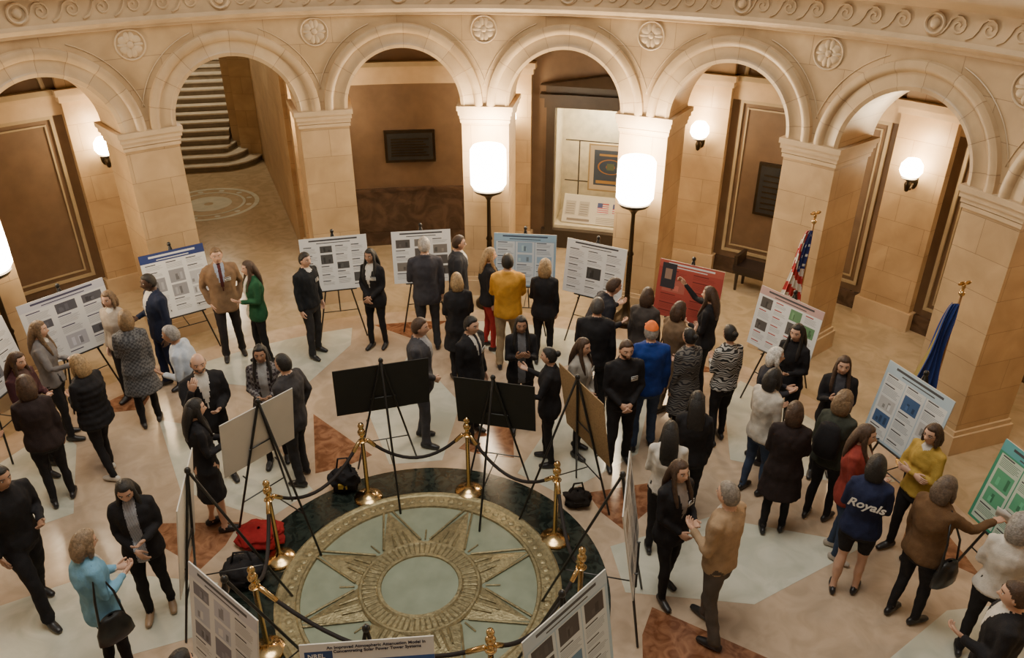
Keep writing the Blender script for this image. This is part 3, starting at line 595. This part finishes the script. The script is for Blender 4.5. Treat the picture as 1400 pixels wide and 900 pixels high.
# lamps
def light(name,loc,e,size=.12,col=(1,.79,.53),typ='POINT',par=None):
    l=bpy.data.lights.new(name,typ); l.energy=e; l.color=col
    if typ=='POINT': l.shadow_soft_size=size
    else: l.shape='DISK'; l.size=size
    o=bpy.data.objects.new(name,l); bpy.context.collection.objects.link(o); o.location=loc
    if par: o.parent=par
    return o
def torch(x,y,e):
    p=empty('torchiere_lamp',(x,y,0)); g=G()
    g.lathe([(0,0),(.24,0),(.24,.06),(.2,.1),(.13,.16),(.07,.25),(.045,.4),(.05,.45),(.035,.5),(.035,1.15),(.055,1.2),(.035,1.25),(.03,1.85),(.06,1.9),(.09,1.93),(.22,1.99),(.25,2.04),(.0,2.04)],24,0)
    for k in range(12):
        t=k*math.tau/12; g.tube([(.036*cos(t),.036*sin(t),.5),(.036*cos(t),.036*sin(t),1.15)],.006,5,0)
    g.obj('stand',[DKB],True,p)
    g=G(); g.lathe([(.05,2.05),(.24,2.06),(.28,2.12),(.285,2.4),(.28,2.66),(.24,2.72),(.12,2.75),(.0,2.76)],28,0); g.obj('glass_shade',[GLOW],True,p)
    light('lamp_bulb',(0,0,2.9),e,.2,par=p)
torch(.55,6.3,210); torch(2.76,5.66,210); torch(-5.5,3.15,150)
for k in range(-5,6):
    pc=PHO+k*DP; x,y,_=pol(RO-.34,pc); p=empty('wall_sconce',(x,y,2.45)); p.rotation_euler[2]=-pc; g=G()
    g.lathe([(0,-.22),(.03,-.2),(.05,-.1),(.03,-.05),(.09,-.02),(.11,.0),(0,.0)],16,0); g.tube([(0,.0,-.12),(0,.1,-.2),(0,.2,-.12)],.018,6,0); g.ell((0,.2,-.1),(.06,.03,.12),0,10)
    g.obj('bracket',[DKB],True,p)
    g=G(); g.lathe([(.04,.0),(.12,.03),(.16,.1),(.15,.2),(.09,.28),(0,.30)],18,0); g.obj('glass_globe',[GLOW2],True,p)
    light('sconce_bulb',(0,-.12,.45),46,.1,col=(1,.72,.42),par=p)
light('dome_light',(0,-.5,13),1150,7,(1,.93,.81),'AREA')
light('hall_light',(-7.6,15.5,4.6),330,.4,(1,.87,.64)); light('hall_light',(-5.2,11.0,4.5),80,.4,(1,.82,.52))
light('case_light',pol(RO+.3,bc,2.6),80,.08,(1,.88,.66))
w=bpy.data.worlds.new('world'); bpy.context.scene.world=w; w.use_nodes=True
w.node_tree.nodes['Background'].inputs[0].default_value=(1,.93,.82,1); w.node_tree.nodes['Background'].inputs[1].default_value=.25
# ---------------------------------------------------------------- boards
def poster(w,h,sp,r):
    bg=sp.get('bg',(.76,.76,.75)); hd=sp.get('hd'); L=[(0,0,w,h,bg)]; tx=sp.get('tx',(.06,.06,.07))
    if hd: L.append((0,h*.87,w,h,hd))
    tcc=(.7,.7,.7) if hd and hd[2]<.3 else tx
    L+=[(w*.14,h*.935,w*.86,h*.965,tcc),(w*.25,h*.89,w*.75,h*.905,tcc)]
    nc=sp.get('nc',3); cw=w*.94/nc; pics=sp.get('pics',[(.2,.2,.22),(.35,.3,.25),(.5,.5,.52)])
    for c in range(nc):
        x=w*.03+c*cw; y=h*.84
        if sp.get('box'): L.append((x+.006,h*.03,x+cw-.006,h*.85,sp['box']))
        while y>h*.08:
            if r.random()<sp.get('pf',.35) and y>h*.3:
                ph=h*(.12+.1*r.random()); pc=r.choice(pics); L.append((x+cw*.12,y-ph,x+cw*.88,y,pc))
                for _ in range(3):
                    a=x+cw*(.16+.5*r.random()); k=r.choice([.5,1.4]); L.append((a,y-ph*.85,a+cw*.12,y-ph*(.2+.4*r.random()),tuple(min(.7,v*k) for v in pc)))
                y-=ph+.03
            else:
                L.append((x+cw*.1,y-.014,x+cw*.6,y,sp.get('ti',tx))); y-=.03
                for _ in range(r.randint(3,6)):
                    if y<h*.06: break
                    L.append((x+cw*.1,y-.005,x+cw*(.75+.17*r.random()),y,tuple(min(1,a*.45+b*.4) for a,b in zip(bg,tx)))); y-=.0155
                y-=.022
    return L+sp.get('ex',[])
def board(a,b,sp=None,back=0,h=.82,zt=1.62,name='easel_with_poster'):
    a=Vector((*a,0));b=Vector((*b,0)); w=(b-a).length; w=max(w,.9) if w<.85 else w; mid=(a+b)/2; e=(b-a).normalized(); n=Vector((e.y,-e.x,0))
    tl=rad(9); up=Vector((0,0,cos(tl)))-n*sin(tl); nn=e.cross(up)
    O=Vector((mid.x,mid.y,zt))-up*h-e*w/2
    X=Matrix((( e.x,-nn.x,up.x,O.x),(e.y,-nn.y,up.y,O.y),(e.z,-nn.z,up.z,O.z),(0,0,0,1)))
    p=empty(name); g=G(); g.box((w/2,.006,h/2),(w,.010,h),0,X); g.obj('board_panel',[(BLKB,WHITE,TANB)[back]],False,p)
    if sp is not None:
        g=G(); rects(g,poster(w,h,sp,random.Random(int(mid.x*100)+7)),X,.001); g.obj('poster_print',[PRINT],False,p,recalc=False)
    g=G()
    def q(u,v,d): return X@Vector((w/2+u,d,v))
    ap=q(0,h+.08,.03); L=(zt+.1)/cos(tl)
    for sg in (-1,1):
        ft=q(sg*.36,h-L+.08,.03); ft.z=.014; g.tube([ap,ft],[.014,.012],8,0)
        k=ap.lerp(ft,.56); g.tube([k,k+nn*.06],.008,6,0)
    bf=Vector((mid.x,mid.y,0))-n*.72; bf.z=.014; g.tube([ap,bf],[.014,.012],8,0)
    l1=ap.lerp(q(-.36,h-L+.08,.03),.72); l2=ap.lerp(q(.36,h-L+.08,.03),.72); g.tube([l1,l2],.008,6,0); l3=ap.lerp(bf,.72); g.tube([(l1+l2)/2,l3],.007,6,0)
    g.tube([q(-.27,-.008,-.01),q(.27,-.008,-.01)],.012,6,0); g.tube([q(-.14,h*.3,.028),q(.14,h*.3,.028)],.008,6,0); g.ell(ap,(.03,.03,.035),0,8)
    g.obj('tripod_easel',[BLK],True,p); return X,w,h,p
LB=(.28,.42,.56)
board((-5.4,1.9),(-5.28,2.8),{},1)
board((-5.22,3.01),(-4.55,3.89),{'nc':3,'hd':(.6,.6,.66),'tx':(.06,.06,.12),'pics':[(.45,.45,.5),(.1,.1,.12)]},1,.86)
board((-4.28,4.61),(-3.69,5.04),{'nc':3,'hd':(.03,.05,.18),'pics':[(.5,.5,.52),(.3,.3,.32)]},0,.98)
board((-2.24,5.2),(-1.28,5.44),{'nc':4,'pf':.3,'pics':[(.08,.08,.08),(.2,.2,.2)]},1)
board((-.87,5.52),(-.07,5.64),{'nc':3,'pf':.75,'pics':[(.10,.09,.085),(.2,.18,.16)]},0)
board((.65,5.49),(1.59,5.38),{'bg':LB,'box':(.6,.68,.74),'hd':(.3,.48,.64),'pics':[(.3,.45,.6)],'pf':.3,'tx':(.06,.09,.15)},1)
board((1.75,5.29),(2.58,4.82),{'nc':3,'pf':.2,'pics':[(.05,.05,.05)]},1)
board((3.01,4.53),(3.8,4.04),{'bg':(.38,.065,.05),'hd':(.45,.10,.07),'pics':[(.42,.12,.09)],'tx':(.15,.02,.02),'nc':2,'pf':.25,'ex':[(.05,.42,.26,.78,(.03,.03,.04)),(.1,.55,.2,.7,(.3,.2,.15))]},1)
board((4.19,3.65),(4.74,2.86),{'hd':(.55,.36,.33),'ti':(.4,.05,.05),'pics':[(.55,.45,.12),(.14,.28,.14),(.4,.12,.08),(.10,.09,.085)],'pf':.6,'nc':4},1)
board((5.07,1.74),(5.38,.91),{'bg':(.42,.54,.63),'box':(.68,.70,.70),'pics':[(.06,.12,.26),(.5,.5,.5)],'pf':.3},1,.9)
board((5.56,.3),(5.76,-.55),{'bg':(.05,.28,.17),'box':(.5,.6,.5),'hd':(.1,.35,.38),'pics':[(.1,.35,.2)]},1,.9)
nb='easel_with_board'
board((-.02,1.91),(-1.04,1.61),None,0,.66,1.55,nb); board((1.12,1.4),(.33,1.58),None,0,.66,1.5,nb)
board((-1.37,1.21),(-1.91,.53),None,1,.7,1.6,nb); board((-2.04,.16),(-1.86,-.71),None,1,1.0,1.62,nb)
board((1.81,.94),(1.47,1.62),None,2,.85,1.62,nb); board((1.84,-.74),(2.0,.08),{},1,.95,1.62)
board((-1.56,-1.27),(-.87,-1.84),{'nc':3,'pf':.35,'pics':[(.2,.2,.24),(.5,.52,.6)],'hd':(.6,.61,.67)},1,.9)
X,w_,h_,p=board((-.53,-2.05),(.38,-1.97),{'nc':3,'pics':[(.5,.16,.03),(.4,.4,.42)],'pf':.6,'ex':[(0,.6,.913,.67,(.03,.1,.35)),(.0,.67,.913,.82,(.74,.74,.73)),(.03,.69,.22,.76,(.02,.06,.2))]},1,.82)
def text(s,size,X,u,v,col,par,align='LEFT'):
    c=bpy.data.curves.new('lettering','FONT'); c.body=s; c.size=size; c.align_x=align; c.extrude=.0005; c.offset=.0008
    o=bpy.data.objects.new('lettering',c); bpy.context.collection.objects.link(o); c.materials.append(M('ink_%.2f'%col[0],col,.6,na=0))
    o.matrix_world=X@Matrix.Translation((u,-.004,v))@Matrix.Rotation(pi/2,4,'X'); o.parent=par
text('An Improved Atmospheric Attenuation Model in\n Concentrating Solar Power Tower Systems',.034,X,w_*.57,.775,(.02,.02,.05),p,'CENTER'); text('NREL',.05,X,.05,.705,(.8,.8,.8),p)
board((.99,-2.03),(1.63,-1.35),{'bg':(.38,.52,.63),'box':(.6,.66,.69),'hd':(.48,.58,.67),'pics':[(.06,.05,.05),(.1,.22,.36),(.25,.18,.14)],'pf':.5},1,.9)
# stanchions and ropes
SP=[(-.73,1.35),(.42,1.46),(1.38,.68),(1.54,-.53),(.75,-1.42),(-1.32,-.76),(-1.5,.38)]
for x,y in SP:
    g=G(); g.lathe([(0,0),(.165,0),(.165,.012),(.15,.03),(.1,.045),(.05,.07),(.03,.1),(.024,.14),(.024,.78),(.034,.79),(.034,.83),(.024,.84),(.022,.88),(.04,.9),(.045,.93),(.03,.96),(.018,.965),(.03,.985),(.035,1.01),(.026,1.035),(0,1.045)],24,0)
    g.tube([(.045*cos(t),.045*sin(t),.81) for t in [i*math.tau/16 for i in range(16)]],.006,6,closed=True,ref=(0,0,1)); g.obj('brass_stanchion',[BRASS],True,loc=(x,y,.006))
for i in range(7):
    g=G(); a=Vector((*SP[i],.82));b=Vector((*SP[(i+1)%7],.82)); d=(b-a); s_=.28 if d.length<1.6 else .4; e=d.normalized()*.055
    P_=[(a+e).lerp(b-e,t/14)-Vector((0,0,s_*4*(t/14)*(1-t/14))) for t in range(15)]
    g.tube(P_,.019,8,0,ref=(0,0,1)); g.tube([P_[0],P_[1]],.024,8,1,ref=(0,0,1)); g.tube([P_[-2],P_[-1]],.024,8,1,ref=(0,0,1))
    g.obj('velvet_barrier_rope',[VELV,BRASS],True)
# flags
def flag(x,y,zt,kind,rz):
    p=empty('american_flag_on_pole' if kind else 'state_flag_on_pole',(x,y,0)); p.rotation_euler[2]=rz
    g=G(); g.lathe([(0,0),(.17,0),(.17,.04),(.1,.09),(.03,.12),(0,.12)],24,0); g.tube([(0,0,.1),(0,0,zt-.12)],.014,8,1)
    g.ell((0,0,zt-.1),(.035,.035,.035),0,10); g.ell((0,0,zt-.02),(.02,.02,.05),0,8); g.ell((.04,0,zt+.02),(.05,.012,.025),0,8); g.ell((-.04,0,zt+.02),(.05,.012,.025),0,8)
    g.obj('pole',[BRASS,M('flag_pole_wood',(.3,.16,.06),.4)],True,p)
    g=G(); nu,nv=78,36; P_=[]
    for j in range(nv+1):
        v=j/nv; row=[]
        for i in range(nu+1):
            u=i/nu; wd=.06+.42*v**.75; z=zt-.22-v*1.3-(.25*u*v); a=u*3.5*math.tau
            row.append((.015+wd*u*.95+.012*sin(a*2),.06*(.3+v)*sin(a)+.02*sin(9*v+u*5),z))
        P_.append(row)
    col=[]
    for j in range(nv):
        for i in range(nu):
            u=i/nu;v=j/nv
            if kind:
                if v<.40 and u<.6:
                    c=(.02,.03,.14)
                    if (i%7 in(2,3)) and (j%4==1): c=(.7,.68,.62)
                else: c=(.42,.03,.03) if int((v*1.3+u*.35)*9)%2==0 else (.66,.62,.54)
            else:
                c=(.02,.05,.24)
                if i>nu-4 or i<2: c=(.5,.38,.12)
            col.append(c)
    g.grid(P_,0,col=col); g.obj('flag_cloth',[FABP],True,p,recalc=False)
flag(4.9,4.12,2.42,1,3.5); flag(5.78,1.97,2.42,0,3.4)
# bags and jackets on the floor
def heap(name,x,y,sz,col,seed,strap=1):
    g=G(); n=20; P_=[]
    for i in range(n+1):
        a=pi*(.02+.96*i/n); row=[]
        for k in range(30):
            t=k*math.tau/30; v=Vector((sin(a)*cos(t),sin(a)*sin(t),cos(a))); q=1+.35*noise.noise(v*2.2+Vector((seed,0,0)))+.14*noise.noise(v*6+Vector((0,seed,0)))
            row.append((v.x*sz[0]*q,v.y*sz[1]*q,max(0,sz[2]*.9+v.z*sz[2]*q)))
        P_.append(row)
    g.grid(P_,0,cu=True)
    if strap:
        g.tube([(-sz[0]*.5,0,sz[2]*1.6),(-sz[0]*.3,0,sz[2]*2.6),(sz[0]*.3,.02,sz[2]*2.6),(sz[0]*.5,0,sz[2]*1.6)],.012,6,0); g.box((0,-sz[1]*.9,sz[2]*.8),(sz[0]*.6,.03,sz[2]*.35),1)
    g.obj(name,[fab(col),fab((.4,.27,.05) if seed==1 else col)],True,loc=(x,y,.004))
heap('black_backpack',-1.02,1.5,(.17,.13,.17),K,1); heap('red_jacket_on_floor',-1.78,.66,(.26,.2,.09),(.26,.014,.015),2,0)
heap('black_duffel_bag',-1.78,.1,(.22,.18,.14),K,3); heap('leather_handbag',1.66,1.22,(.15,.1,.12),(.02,.016,.014),4)
# ---------------------------------------------------------------- camera
c=bpy.data.cameras.new('camera'); c.lens=28; c.sensor_width=36; co=bpy.data.objects.new('camera',c); bpy.context.collection.objects.link(co)
co.location=(.92,-5.77,6.1); co.rotation_euler=(rad(61.4),0,0); bpy.context.scene.camera=co
bpy.context.scene.view_settings.view_transform='AgX'
